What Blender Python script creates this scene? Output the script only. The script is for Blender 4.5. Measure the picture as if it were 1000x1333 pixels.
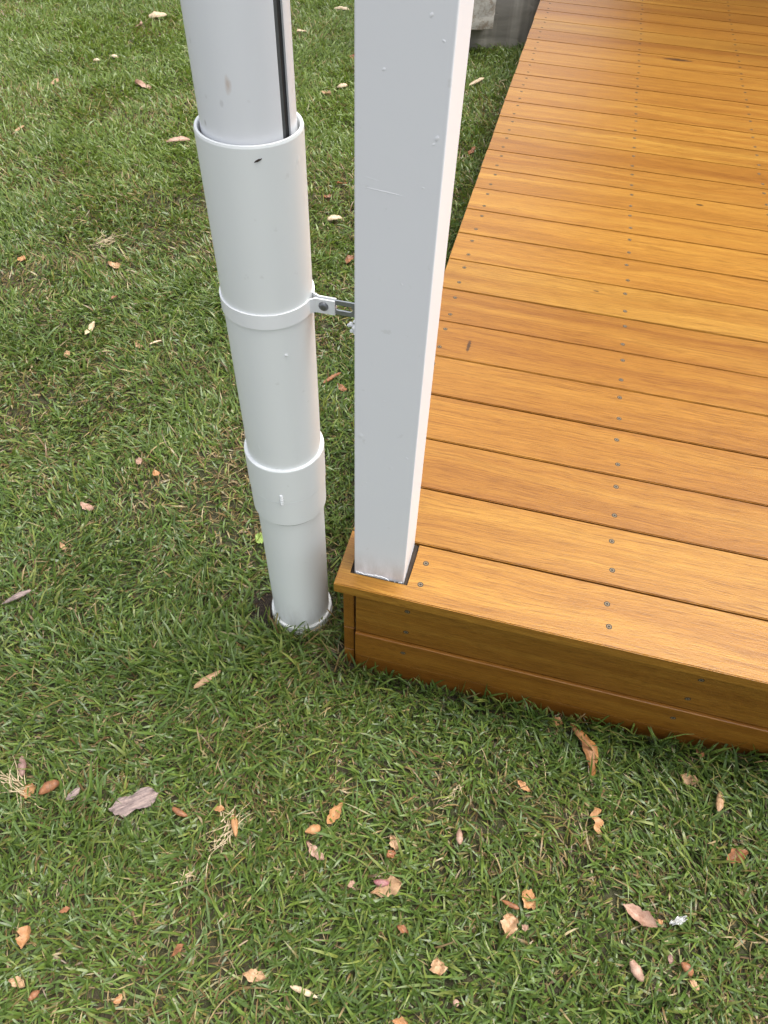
import bpy, bmesh, math, random
import numpy as np
from mathutils import Vector, Matrix

random.seed(7)
rng = np.random.default_rng(11)
scene = bpy.context.scene
for o in list(bpy.data.objects):
    bpy.data.objects.remove(o, do_unlink=True)
COL = scene.collection

# ---------------------------------------------------------------- camera
cam_d = bpy.data.cameras.new('camera')
cam = bpy.data.objects.new('camera', cam_d)
COL.objects.link(cam)
CAM = Vector((0.22163, -0.63967, 1.35210))
right = Vector((0.96944233, 0.24321798, 0.03204018))
up = Vector((-0.20830503, 0.74713338, 0.63118993))
fwd = Vector((-0.12957845, 0.61857637, -0.77496626))
cam.matrix_world = Matrix((
    (right.x, up.x, -fwd.x, CAM.x),
    (right.y, up.y, -fwd.y, CAM.y),
    (right.z, up.z, -fwd.z, CAM.z),
    (0, 0, 0, 1)))
cam_d.sensor_fit = 'HORIZONTAL'
cam_d.sensor_width = 36.0
cam_d.lens = 36.0 * 0.919
cam_d.clip_start = 0.02
cam_d.clip_end = 500
scene.camera = cam

# ---------------------------------------------------------------- light
SUN_EL, SUN_AZ = math.radians(70), math.radians(68)   # azimuth from +Y towards +X
world = bpy.data.worlds.new('World')
scene.world = world
world.use_nodes = True
wn = world.node_tree
bg = wn.nodes['Background']
sky = wn.nodes.new('ShaderNodeTexSky')
sky.sky_type = 'NISHITA'
sky.sun_disc = False
sky.sun_elevation = SUN_EL
sky.sun_rotation = SUN_AZ
sky.air_density = 1.0
sky.dust_density = 5.0
sky.ozone_density = 1.0
hsv = wn.nodes.new('ShaderNodeHueSaturation')
hsv.inputs['Saturation'].default_value = 0.32
wn.links.new(sky.outputs[0], hsv.inputs['Color'])
wn.links.new(hsv.outputs[0], bg.inputs[0])
bg.inputs[1].default_value = 0.15
sun_d = bpy.data.lights.new('sun', 'SUN')
sun_d.energy = 1.2
sun_d.angle = math.radians(34)
sun_d.color = (1.0, 0.96, 0.9)
sun = bpy.data.objects.new('sun', sun_d)
COL.objects.link(sun)
sdir = Vector((math.sin(SUN_AZ) * math.cos(SUN_EL), math.cos(SUN_AZ) * math.cos(SUN_EL), math.sin(SUN_EL)))
sun.rotation_euler = sdir.to_track_quat('Z', 'Y').to_euler()
sun.location = (0, 0, 6)
scene.view_settings.view_transform = 'Standard'
scene.view_settings.look = 'None'
scene.view_settings.gamma = 1
scene.view_settings.use_curve_mapping = False
scene.view_settings.exposure = 1.2
scene.render.engine = 'CYCLES'
scene.cycles.max_bounces = 6
scene.cycles.diffuse_bounces = 3
scene.cycles.glossy_bounces = 3

# ---------------------------------------------------------------- materials
class NT:
    def __init__(self, name):
        self.m = bpy.data.materials.new(name)
        self.m.use_nodes = True
        self.t = self.m.node_tree
        self.b = self.t.nodes['Principled BSDF']
        self.out = self.t.nodes['Material Output']
    def n(self, typ, **kw):
        nd = self.t.nodes.new('ShaderNode' + typ)
        for k, v in kw.items():
            if k in nd.inputs.keys():
                nd.inputs[k].default_value = v
            else:
                setattr(nd, k, v)
        return nd
    def l(self, a, b):
        self.t.links.new(a, b)
    def coords(self, scale=(1, 1, 1), rand=False, kind='Object'):
        tc = self.n('TexCoord')
        mp = self.n('Mapping')
        mp.inputs['Scale'].default_value = scale
        src = tc.outputs[kind]
        if rand:
            oi = self.n('ObjectInfo')
            mu = self.n('VectorMath', operation='SCALE')
            mu.inputs[0].default_value = (37.0, 11.0, 53.0)
            self.l(oi.outputs['Random'], mu.inputs['Scale'])
            ad = self.n('VectorMath', operation='ADD')
            self.l(src, ad.inputs[0]); self.l(mu.outputs[0], ad.inputs[1])
            src = ad.outputs[0]
        self.l(src, mp.inputs['Vector'])
        return mp.outputs[0]
    def noise(self, vec, scale, detail=4, rough=0.55, dist=0.0):
        nd = self.n('TexNoise')
        nd.inputs['Scale'].default_value = scale
        nd.inputs['Detail'].default_value = detail
        nd.inputs['Roughness'].default_value = rough
        nd.inputs['Distortion'].default_value = dist
        self.l(vec, nd.inputs['Vector'])
        return nd.outputs['Fac']
    def ramp(self, fac, stops):
        r = self.n('ValToRGB')
        el = r.color_ramp.elements
        while len(el) < len(stops):
            el.new(0.5)
        for e, (p, c) in zip(el, stops):
            e.position = p
            e.color = c if len(c) == 4 else (*c, 1)
        self.l(fac, r.inputs[0])
        return r.outputs[0]
    def mix(self, fac, a, b, mode='MIX'):
        m = self.n('Mix', data_type='RGBA', blend_type=mode)
        for sock, v in ((m.inputs[0], fac), (m.inputs[6], a), (m.inputs[7], b)):
            if isinstance(v, (int, float)):
                sock.default_value = v
            elif isinstance(v, tuple):
                sock.default_value = v if len(v) == 4 else (*v, 1)
            else:
                self.l(v, sock)
        return m.outputs[2]
    def math(self, op, a, b=None, clamp=False):
        m = self.n('Math', operation=op, use_clamp=clamp)
        for i, v in enumerate((a, b)):
            if v is None:
                continue
            if isinstance(v, (int, float)):
                m.inputs[i].default_value = v
            else:
                self.l(v, m.inputs[i])
        return m.outputs[0]
    def bump(self, h, strength, dist, prev=None):
        b = self.n('Bump')
        b.inputs['Strength'].default_value = strength
        b.inputs['Distance'].default_value = dist
        self.l(h, b.inputs['Height'])
        if prev is not None:
            self.l(prev, b.inputs['Normal'])
        return b.outputs[0]
    def fin(self, color=None, rough=None, normal=None, **kw):
        for sock, v in (('Base Color', color), ('Roughness', rough), ('Normal', normal)):
            if v is None:
                continue
            if isinstance(v, (int, float)):
                self.b.inputs[sock].default_value = v
            elif isinstance(v, tuple):
                self.b.inputs[sock].default_value = v if len(v) == 4 else (*v, 1)
            else:
                self.l(v, self.b.inputs[sock])
        for k, v in kw.items():
            self.b.inputs[k].default_value = v
        return self.m

def mat_wood(name, dark=None):
    t = NT(name)
    oi = t.n('ObjectInfo')
    warp = t.noise(t.coords((1.3, 4, 4), True), 1.8, 3, 0.5)
    base = t.coords((1, 1, 1), True)
    # slow bending of the grain
    cx = t.n('CombineXYZ')
    t.l(t.math('MULTIPLY', warp, 0.055), cx.inputs['Y'])
    ad = t.n('VectorMath', operation='ADD')
    t.l(base, ad.inputs[0]); t.l(cx.outputs[0], ad.inputs[1])
    def stretch(sx, sy):
        mp = t.n('Mapping'); mp.inputs['Scale'].default_value = (sx, sy, sy)
        t.l(ad.outputs[0], mp.inputs['Vector'])
        return mp.outputs[0]
    broad = t.noise(stretch(0.55, 16), 1.5, 4, 0.55)
    mid = t.noise(stretch(2.6, 210), 1.5, 6, 0.72)
    fine = t.noise(stretch(12, 460), 1.5, 4, 0.7)
    pores = t.noise(stretch(40, 420), 1.5, 2, 0.5)
    c1 = t.ramp(broad, [(0.30, (0.222, 0.091, 0.013)), (0.50, (0.275, 0.124, 0.018)), (0.70, (0.325, 0.163, 0.027))])
    c2 = t.ramp(mid, [(0.32, (0.50, 0.40, 0.30)), (0.46, (0.92, 0.90, 0.87)), (0.68, (1.18, 1.21, 1.24))])
    col = t.mix(0.68, c1, c2, 'MULTIPLY')
    c3 = t.ramp(fine, [(0.32, (0.52, 0.42, 0.34)), (0.48, (0.98, 0.97, 0.96)), (0.68, (1.22, 1.25, 1.28))])
    col = t.mix(0.95, col, c3, 'MULTIPLY')
    pm = t.ramp(pores, [(0.25, (1, 1, 1)), (0.36, (0, 0, 0))])
    col = t.mix(t.math('MULTIPLY', pm, 0.45), col, (0.13, 0.05, 0.014))
    # each board its own tone
    w = t.n('TexWhiteNoise', noise_dimensions='1D')
    t.l(oi.outputs['Random'], w.inputs['W'])
    tone = t.ramp(w.outputs['Value'], [(0.0, (0.84, 0.78, 0.70)), (0.28, (0.95, 0.91, 0.84)), (0.55, (1.0, 0.99, 0.95)), (0.8, (1.08, 1.10, 1.05)), (1.0, (0.93, 0.95, 0.92))])
    col = t.mix(1.0, col, tone, 'MULTIPLY')
    # gum veins and old nail marks at the place stored on the board
    at = t.n('Attribute', attribute_type='OBJECT', attribute_name='vein')
    tc = t.n('TexCoord')
    sub = t.n('VectorMath', operation='SUBTRACT')
    t.l(tc.outputs['Object'], sub.inputs[0]); t.l(at.outputs['Vector'], sub.inputs[1])
    at2 = t.n('Attribute', attribute_type='OBJECT', attribute_name='vein_size')
    dv = t.n('VectorMath', operation='DIVIDE')
    t.l(sub.outputs[0], dv.inputs[0]); t.l(at2.outputs['Vector'], dv.inputs[1])
    ln = t.n('VectorMath', operation='LENGTH')
    t.l(dv.outputs[0], ln.inputs[0])
    wob = t.noise(t.coords((60, 160, 1)), 1.0, 3)
    dist = t.math('ADD', ln.outputs['Value'], t.math('MULTIPLY', t.math('SUBTRACT', wob, 0.5), 1.1))
    vm = t.ramp(dist, [(0.45, (1, 1, 1)), (0.85, (0, 0, 0))])
    col = t.mix(t.math('MULTIPLY', vm, 0.85), col, (0.028, 0.014, 0.008))
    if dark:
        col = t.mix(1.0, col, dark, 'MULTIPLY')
    stip = t.noise(t.coords((170, 420, 420), True), 1.0, 2, 0.6)
    nrm = t.bump(stip, 0.6, 0.0008)
    nrm = t.bump(fine, 0.30, 0.0006, nrm)
    nrm = t.bump(mid, 0.25, 0.0009, nrm)
    ro = t.math('ADD', 0.25, t.math('MULTIPLY', fine, 0.22))
    return t.fin(col, ro, nrm, **{'Specular IOR Level': 0.34})

def mat_paint(name, col, rough=0.36, dirt_z=None, bump=0.12):
    t = NT(name)
    o = t.coords()
    big = t.noise(o, 7, 4)
    c = t.mix(t.math('MULTIPLY', big, 0.5), col, tuple(v * 0.93 for v in col))
    fleck = t.noise(o, 55, 3, 0.5)
    fm = t.ramp(fleck, [(0.70, (0, 0, 0)), (0.76, (1, 1, 1))])
    c = t.mix(t.math('MULTIPLY', fm, 0.22), c, (0.45, 0.44, 0.40))
    if dirt_z is not None:
        z0, z1 = dirt_z
        sx = t.n('SeparateXYZ')
        tc = t.n('TexCoord'); t.l(tc.outputs['Object'], sx.inputs[0])
        mr = t.n('MapRange')
        mr.inputs[1].default_value = z0; mr.inputs[2].default_value = z1
        mr.inputs[3].default_value = 1.0; mr.inputs[4].default_value = 0.0
        t.l(sx.outputs['Z'], mr.inputs[0])
        st = t.noise(t.coords((1, 1, 0.25)), 60, 5, 0.65)
        dm = t.math('MULTIPLY', mr.outputs[0], t.ramp(st, [(0.35, (0, 0, 0)), (0.62, (1, 1, 1))]))
        c = t.mix(t.math('MULTIPLY', dm, 0.55), c, (0.36, 0.34, 0.31))
    pe = t.noise(o, 130, 2, 0.5)
    wave = t.noise(t.coords((1, 1, 0.35)), 22, 3, 0.5)
    lump = t.n('TexVoronoi', feature='F1')
    lump.inputs['Scale'].default_value = 26
    lump.inputs['Randomness'].default_value = 1.0
    t.l(t.coords((1, 1, 0.7)), lump.inputs['Vector'])
    lm = t.ramp(lump.outputs['Distance'], [(0.0, (1, 1, 1)), (0.11, (0, 0, 0))])
    gate = t.ramp(t.noise(o, 9, 2), [(0.52, (0, 0, 0)), (0.58, (1, 1, 1))])
    nrm = t.bump(pe, bump, 0.0006)
    nrm = t.bump(wave, bump, 0.003, nrm)
    nrm = t.bump(t.math('MULTIPLY', lm, gate), 0.5, 0.0012, nrm)
    return t.fin(c, rough, nrm, **{'Specular IOR Level': 0.45})

def mat_pipe_stain(name, col):
    """painted metal with a tea-brown run mark and water spots"""
    t = NT(name)
    tc = t.n('TexCoord')
    sub = t.n('VectorMath', operation='SUBTRACT'); sub.inputs[1].default_value = (0.0055, -0.0520, 0.5235)
    t.l(tc.outputs['Object'], sub.inputs[0])
    dv = t.n('VectorMath', operation='DIVIDE'); dv.inputs[1].default_value = (0.0040, 0.02, 0.010)
    t.l(sub.outputs[0], dv.inputs[0])
    ln = t.n('VectorMath', operation='LENGTH'); t.l(dv.outputs[0], ln.inputs[0])
    wob = t.noise(t.coords((150, 150, 60)), 1.0, 3)
    d = t.math('ADD', ln.outputs['Value'], t.math('MULTIPLY', t.math('SUBTRACT', wob, 0.5), 1.6))
    m = t.ramp(d, [(0.2, (1, 1, 1)), (1.3, (0, 0, 0))])
    big = t.noise(t.coords((1, 1, 0.2)), 30, 4)
    c = t.mix(t.math('MULTIPLY', big, 0.4), col, tuple(v * 0.92 for v in col))
    c = t.mix(t.math('MULTIPLY', m, 0.5), c, (0.46, 0.31, 0.20))
    v = t.n('TexVoronoi'); v.inputs['Scale'].default_value = 75
    t.l(t.coords((1, 1, 0.6)), v.inputs['Vector'])
    sp = t.ramp(v.outputs['Distance'], [(0.10, (1, 1, 1)), (0.20, (0, 0, 0))])
    gate = t.ramp(t.noise(t.coords(), 14, 2), [(0.5, (0, 0, 0)), (0.58, (1, 1, 1))])
    c = t.mix(t.math('MULTIPLY', t.math('MULTIPLY', sp, gate), 0.42), c, (0.30, 0.28, 0.25))
    nrm = t.bump(t.noise(t.coords(), 16, 2), 0.08, 0.004)
    return t.fin(c, 0.3, nrm)

def mat_plain(name, col, rough=0.5, metallic=0.0, nscale=80, amt=0.35, bump=0.2):
    t = NT(name)
    n = t.noise(t.coords(), nscale, 5, 0.6)
    c = t.mix(n, tuple(v * (1 - amt) for v in col), tuple(min(1, v * (1 + amt)) for v in col))
    return t.fin(c, rough, t.bump(n, bump, 0.001), Metallic=metallic)

def mat_concrete(name, col, streak=True):
    t = NT(name)
    o = t.coords()
    a = t.noise(o, 6, 6, 0.6)
    c = t.mix(a, tuple(v * 0.72 for v in col), tuple(v * 1.25 for v in col))
    f = t.noise(o, 90, 5, 0.7)
    c = t.mix(t.math('MULTIPLY', f, 0.5), c, tuple(v * 0.7 for v in col))
    if not streak:
        k = t.noise(o, 30, 5, 0.75)
        c = t.mix(t.ramp(k, [(0.46, (0, 0, 0)), (0.60, (0.8, 0.8, 0.8))]), c, (0.26, 0.20, 0.14))
    if streak:
        s = t.noise(t.coords((9, 9, 0.7)), 1.3, 3, 0.5)
        c = t.mix(t.ramp(s, [(0.42, (0, 0, 0)), (0.55, (0.75, 0.75, 0.75))]), c, tuple(v * 0.5 for v in col))
    v = t.n('TexVoronoi'); v.inputs['Scale'].default_value = 24
    t.l(o, v.inputs['Vector'])
    pit = t.ramp(v.outputs['Distance'], [(0.05, (0, 0, 0)), (0.12, (1, 1, 1))])
    nrm = t.bump(f, 0.5, 0.004)
    nrm = t.bump(pit, 0.4, 0.004, nrm)
    return t.fin(c, 0.85, nrm)

def mat_soil():
    t = NT('soil')
    o = t.coords()
    a = t.noise(o, 35, 6, 0.65)
    c = t.ramp(a, [(0.3, (0.028, 0.019, 0.010)), (0.55, (0.085, 0.060, 0.032)), (0.75, (0.16, 0.125, 0.07))])
    g = t.noise(o, 9, 4, 0.6)
    c = t.mix(t.ramp(g, [(0.35, (0.2, 0.2, 0.2)), (0.62, (0.6, 0.6, 0.6))]), c, (0.055, 0.075, 0.022))
    # freshly dug dark earth left of the pipe foot
    tc = t.n('TexCoord')
    sub = t.n('VectorMath', operation='SUBTRACT'); sub.inputs[1].default_value = (-0.195, 0.10, 0.0)
    t.l(tc.outputs['Object'], sub.inputs[0])
    ln = t.n('VectorMath', operation='LENGTH'); t.l(sub.outputs[0], ln.inputs[0])
    d = t.math('ADD', ln.outputs['Value'], t.math('MULTIPLY', t.math('SUBTRACT', a, 0.5), 0.05))
    m = t.ramp(d, [(0.035, (1, 1, 1)), (0.065, (0, 0, 0))])
    c = t.mix(m, c, t.ramp(t.noise(o, 240, 4, 0.7), [(0.35, (0.016, 0.011, 0.008)), (0.6, (0.065, 0.045, 0.030)), (0.75, (0.14, 0.10, 0.065))]))
    return t.fin(c, 0.9, t.bump(t.math('ADD', a, t.noise(o, 260, 4, 0.7)), 1.0, 0.012))

def mat_grass():
    t = NT('grass_blade')
    at = t.n('Attribute', attribute_name='tint')
    v = t.noise(t.coords((1, 1, 1)), 140, 2)
    c = t.mix(1.0, at.outputs['Color'], t.ramp(v, [(0.3, (0.8, 0.8, 0.8)), (0.7, (1.2, 1.2, 1.2))]), 'MULTIPLY')
    t.fin(c, 0.37, **{'Specular IOR Level': 0.5})
    tr = t.n('BsdfTranslucent')
    t.l(t.mix(1.0, c, (1.25, 1.3, 0.7), 'MULTIPLY'), tr.inputs['Color'])
    mx = t.n('MixShader'); mx.inputs[0].default_value = 0.32
    t.l(t.b.outputs[0], mx.inputs[1]); t.l(tr.outputs[0], mx.inputs[2])
    t.l(mx.outputs[0], t.out.inputs['Surface'])
    return t.m

def mat_bark():
    t = NT('bark_flake')
    s = t.noise(t.coords((6, 60, 20)), 6, 5, 0.7)
    c = t.ramp(s, [(0.30, (0.085, 0.06, 0.055)), (0.5, (0.22, 0.165, 0.15)), (0.66, (0.36, 0.27, 0.23)), (0.8, (0.42, 0.27, 0.17))])
    return t.fin(c, 0.75, t.bump(s, 0.8, 0.003))

def mat_leaf(name, col, col2):
    t = NT('leaf_' + name)
    o = t.coords((1, 1, 1), True)
    n = t.noise(o, 90, 4, 0.6)
    c = t.mix(t.ramp(n, [(0.35, (0, 0, 0)), (0.65, (1, 1, 1))]), col, col2)
    sp = t.noise(o, 420, 3, 0.5)
    c = t.mix(t.ramp(sp, [(0.60, (0, 0, 0)), (0.70, (0.7, 0.7, 0.7))]), c, tuple(v * 0.35 for v in col2))
    vein = t.n('TexWave', wave_type='BANDS', bands_direction='DIAGONAL')
    vein.inputs['Scale'].default_value = 120
    vein.inputs['Distortion'].default_value = 3
    t.l(t.coords(), vein.inputs['Vector'])
    c = t.mix(t.math('MULTIPLY', vein.outputs['Fac'], 0.18), c, tuple(v * 0.6 for v in col))
    return t.fin(c, 0.55, t.bump(n, 0.4, 0.002))

M = {}
M['wood'] = mat_wood('oiled_hardwood')
M['fascia'] = mat_wood('shaded_hardwood', (0.78, 0.72, 0.66))  # deck timber darkened, the shade on the boarded front painted into its colour
M['post'] = mat_paint('post_paint', (0.785, 0.79, 0.815), 0.38, (0.305, 0.375), 0.10)
M['post_plain'] = mat_plain('post_paint_plain', (0.785, 0.79, 0.815), 0.36, 0, 40, 0.02, 0.05)
M['pvc'] = mat_paint('pvc_paint', (0.78, 0.80, 0.79), 0.33, (0.0, 0.12), 0.05)
M['lip_shadow'] = mat_plain('lip_shadow_grey', (0.30, 0.30, 0.29), 0.6, 0, 120, 0.3, 0.3)
M['collar'] = mat_paint('collar_paint', (0.76, 0.77, 0.75), 0.35, (0.0, 0.018), 0.1)
M['downpipe'] = mat_pipe_stain('downpipe_paint', (0.78, 0.79, 0.81))
M['drip'] = mat_plain('white_gloss_paint', (0.82, 0.83, 0.83), 0.25, 0, 40, 0.05, 0.05)
M['dark_seam'] = mat_plain('seam_metal', (0.012, 0.013, 0.014), 0.5, 0.0, 200, 0.3, 0.05)
M['seam_grey'] = mat_plain('seam_grey', (0.16, 0.165, 0.17), 0.35, 0.4, 200, 0.3, 0.05)
M['zinc'] = mat_plain('zinc_plate', (0.34, 0.36, 0.38), 0.42, 0.75, 120, 0.25, 0.05)
M['bolt'] = mat_plain('bolt_metal', (0.22, 0.23, 0.24), 0.4, 0.8, 300, 0.35, 0.3)
M['screw'] = mat_plain('screw_steel', (0.15, 0.108, 0.055), 0.6, 0.0, 500, 0.3, 0.1)
M['black'] = mat_plain('dark_recess', (0.014, 0.010, 0.008), 0.7, 0, 200, 0.3, 0.2)
M['sealant'] = mat_plain('black_sealant', (0.042, 0.033, 0.027), 0.9, 0, 90, 0.4, 0.6)
M['sealant'].node_tree.nodes['Principled BSDF'].inputs['Specular IOR Level'].default_value = 0.08
M['joist'] = mat_plain('treated_pine', (0.12, 0.10, 0.06), 0.8, 0, 40, 0.3, 0.3)
M['concrete'] = mat_concrete('weathered_concrete', (0.37, 0.35, 0.30))
M['pale_concrete'] = mat_concrete('pale_concrete', (0.56, 0.53, 0.46), False)
M['blocker_dark'] = mat_plain('blocker_cladding', (0.05, 0.045, 0.04), 0.6, 0, 12, 0.2, 0.2)
M['soil'] = mat_soil()
M['grass'] = mat_grass()
LEAFC = {
    'orange': ((0.44, 0.235, 0.10), (0.31, 0.145, 0.055)),
    'amber': ((0.36, 0.16, 0.045), (0.20, 0.08, 0.02)),
    'rust': ((0.30, 0.125, 0.05), (0.15, 0.06, 0.025)),
    'tan': ((0.45, 0.285, 0.155), (0.30, 0.17, 0.085)),
    'pink': ((0.42, 0.275, 0.20), (0.28, 0.155, 0.105)),
    'plum': ((0.22, 0.075, 0.085), (0.30, 0.15, 0.13)),
    'mauve': ((0.28, 0.17, 0.13), (0.18, 0.10, 0.085)),
    'bark': ((0.26, 0.20, 0.185), (0.14, 0.10, 0.095)),
    'cream': ((0.62, 0.50, 0.34), (0.42, 0.30, 0.18)),
    'lime': ((0.20, 0.30, 0.06), (0.26, 0.34, 0.08)),
    'straw': ((0.50, 0.40, 0.25), (0.36, 0.27, 0.15)),
}
for k, (a, b) in LEAFC.items():
    M['leaf_' + k] = mat_leaf(k, a, b)
M['leaf_bark'] = mat_bark()
_t = NT('clear_plastic')
M['leaf_clear'] = _t.fin((0.80, 0.80, 0.78), 0.25, None, **{'Transmission Weight': 0.15, 'Specular IOR Level': 0.6})

# ---------------------------------------------------------------- helpers
def new_obj(name, me, mats, parent=None, loc=(0, 0, 0), rot=None):
    o = bpy.data.objects.new(name, me)
    COL.objects.link(o)
    if mats is not None and len(me.materials) == 0:
        for m in (mats if isinstance(mats, (list, tuple)) else [mats]):
            me.materials.append(m)
    loc = Vector(loc)
    if parent is not None:
        o.parent = parent
        p = parent
        while p is not None:
            loc = loc - p.location
            p = p.parent
    o.location = loc
    if rot is not None:
        o.rotation_euler = rot
    return o

def from_bm(name, bm, smooth=False, ang=38):
    me = bpy.data.meshes.new(name)
    bmesh.ops.recalc_face_normals(bm, faces=bm.faces)
    bm.to_mesh(me)
    bm.free()
    if smooth:
        me.polygons.foreach_set('use_smooth', [True] * len(me.polygons))
        me.set_sharp_from_angle(angle=math.radians(ang))
    return me

def empty(name, loc, label, cat, group=None):
    o = bpy.data.objects.new(name, None)
    o.empty_display_size = 0.05
    COL.objects.link(o)
    o.location = loc
    tag(o, label, cat, group)
    return o

def tag(o, label=None, cat=None, group=None, kind=None):
    for k, v in (('label', label), ('category', cat), ('group', group), ('kind', kind)):
        if v:
            o[k] = v
    return o

def prism(bm, poly, z0, z1):
    """extrude a 2D polygon (x, y) from z0 to z1"""
    a = [bm.verts.new((x, y, z0)) for x, y in poly]
    b = [bm.verts.new((x, y, z1)) for x, y in poly]
    n = len(poly)
    bm.faces.new(a[::-1]); bm.faces.new(b)
    for i in range(n):
        bm.faces.new((a[i], a[(i + 1) % n], b[(i + 1) % n], b[i]))

def box_bm(x0, x1, y0, y1, z0, z1, bev=0.0, seg=1):
    bm = bmesh.new()
    prism(bm, [(x0, y0), (x1, y0), (x1, y1), (x0, y1)], z0, z1)
    if bev:
        bmesh.ops.bevel(bm, geom=bm.edges[:], offset=bev, segments=seg, profile=0.5, affect='EDGES')
    return bm

def lathe(bm, prof, n=64, closed=True):
    """revolve (r, z) pairs about the z axis"""
    rings = []
    for r, z in prof:
        rings.append([bm.verts.new((r * math.cos(2 * math.pi * i / n), r * math.sin(2 * math.pi * i / n), z)) for i in range(n)])
    m = len(rings)
    for k in range(m if closed else m - 1):
        A, B = rings[k], rings[(k + 1) % m]
        for i in range(n):
            bm.faces.new((A[i], A[(i + 1) % n], B[(i + 1) % n], B[i]))

def sstep(a, b, x):
    t = np.clip((x - a) / (b - a), 0, 1)
    return t * t * (3 - 2 * t)

# smooth value noise for the lawn
_perm = rng.random((64, 64))
def vnoise(x, y, s):
    x = np.asarray(x) * s + 100.3; y = np.asarray(y) * s + 57.7
    xi = np.floor(x).astype(int); yi = np.floor(y).astype(int)
    fx = x - xi; fy = y - yi
    fx = fx * fx * (3 - 2 * fx); fy = fy * fy * (3 - 2 * fy)
    g = lambda i, j: _perm[(xi + i) % 64, (yi + j) % 64]
    return (g(0, 0) * (1 - fx) * (1 - fy) + g(1, 0) * fx * (1 - fy) + g(0, 1) * (1 - fx) * fy + g(1, 1) * fx * fy)

DECK = 0.305            # deck top above the lawn
PX, PY = -0.1105, 0.1205   # pipe axis
def ground_h(x, y):
    x = np.asarray(x, float); y = np.asarray(y, float)
    h = (vnoise(x, y, 5.0) - 0.5) * 0.016 + (vnoise(x, y, 14.0) - 0.5) * 0.008
    h = h * np.exp(-(np.maximum(0, np.hypot(x, y) - 8) / 6) ** 2)
    h = h + 0.050 * sstep(0.58, 0.95, x) * sstep(-0.30, 0.0, y) * (1 - sstep(0.15, 0.4, y))
    h = h - 0.010 * np.exp(-(((x - 0.02) / 0.12) ** 2 + ((y + 0.02) / 0.1) ** 2))
    h = h - 0.006 * np.exp(-(((x + 0.17) / 0.07) ** 2 + ((y - 0.13) / 0.07) ** 2))
    return h

# ---------------------------------------------------------------- ground
def axis(fine0, fine1, step, far):
    a = list(np.arange(fine0, fine1 + 1e-6, step))
    d = step; v = fine1
    while v < far:
        d *= 1.6; v += d; a.append(v)
    d = step; v = fine0; pre = []
    while v > -far:
        d *= 1.6; v -= d; pre.append(v)
    return np.array(pre[::-1] + a)
gx = axis(-3.6, 1.8, 0.03, 90); gy = axis(-1.0, 5.0, 0.03, 90)
X, Y = np.meshgrid(gx, gy, indexing='ij')
Zg = ground_h(X, Y)
nx, ny = X.shape
co = np.stack([X, Y, Zg], -1).reshape(-1, 3)
idx = np.arange(nx * ny).reshape(nx, ny)
quads = np.stack([idx[:-1, :-1], idx[1:, :-1], idx[1:, 1:], idx[:-1, 1:]], -1).reshape(-1, 4)
me = bpy.data.meshes.new('ground')
me.from_pydata(co.tolist(), [], quads.tolist())
me.polygons.foreach_set('use_smooth', [True] * len(me.polygons))
tag(new_obj('ground', me, M['soil']), kind='structure')

# ---------------------------------------------------------------- deck
deck = empty('timber_deck', (0, 0, 0), 'low golden oiled hardwood deck with screwed boards and boarded front', 'deck')
JOINT = [0.0149, 0.1399, 0.2773, 0.4149, 0.5538, 0.6885, 0.8260, 0.9668, 1.1085, 1.2494, 1.3900, 1.5262, 1.6630, 1.8002,
         1.9384, 2.0789, 2.2210, 2.3556, 2.4937, 2.6357, 2.7721, 2.9102, 3.0473, 3.1830, 3.3200, 3.4590, 3.5970, 3.7360,
         3.8750, 4.0130, 4.1510, 4.2900]
GAPS = {1: 0.0040, 2: 0.0040, 3: 0.0035, 4: 0.0030, 5: 0.0028}
XR = 2.45
TH = 0.025
PX0, PX1, PYF, PYB = 0.0288, 0.1194, 0.049, 0.1396   # post faces
# one countersunk screw shared by all
def screw_mesh():
    bm = bmesh.new()
    n = 12
    def ring(r, z):
        return [bm.verts.new((r * math.cos(2 * math.pi * i / n), r * math.sin(2 * math.pi * i / n), z)) for i in range(n)]
    a = ring(0.0054, 0.00004); b = ring(0.0042, 0.00012); c = ring(0.0039, 0.00040); d = ring(0.0021, 0.00030); e = ring(0.0017, 0.00008)
    for A, B, mi in ((a, b, 1), (b, c, 1), (c, d, 0), (d, e, 1)):
        for i in range(n):
            f = bm.faces.new((A[i], A[(i + 1) % n], B[(i + 1) % n], B[i])); f.material_index = mi
    f = bm.faces.new(e); f.material_index = 1
    return from_bm('screw', bm)
SCREW = screw_mesh()
SCREW.materials.append(M['screw']); SCREW.materials.append(M['black'])
COLS = [0.0490, 0.4765, 0.8815, 1.2850, 1.6900, 2.1000]
rr = random.Random(5)
VEIN = {20: (0.635, 0.033, 0.085, 0.017), 5: (0.117, -0.012, 0.006, 0.034), 11: (0.681, 0.034, 0.016, 0.008), 7: (0.40, 0.03, 0.010, 0.004)}
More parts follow.
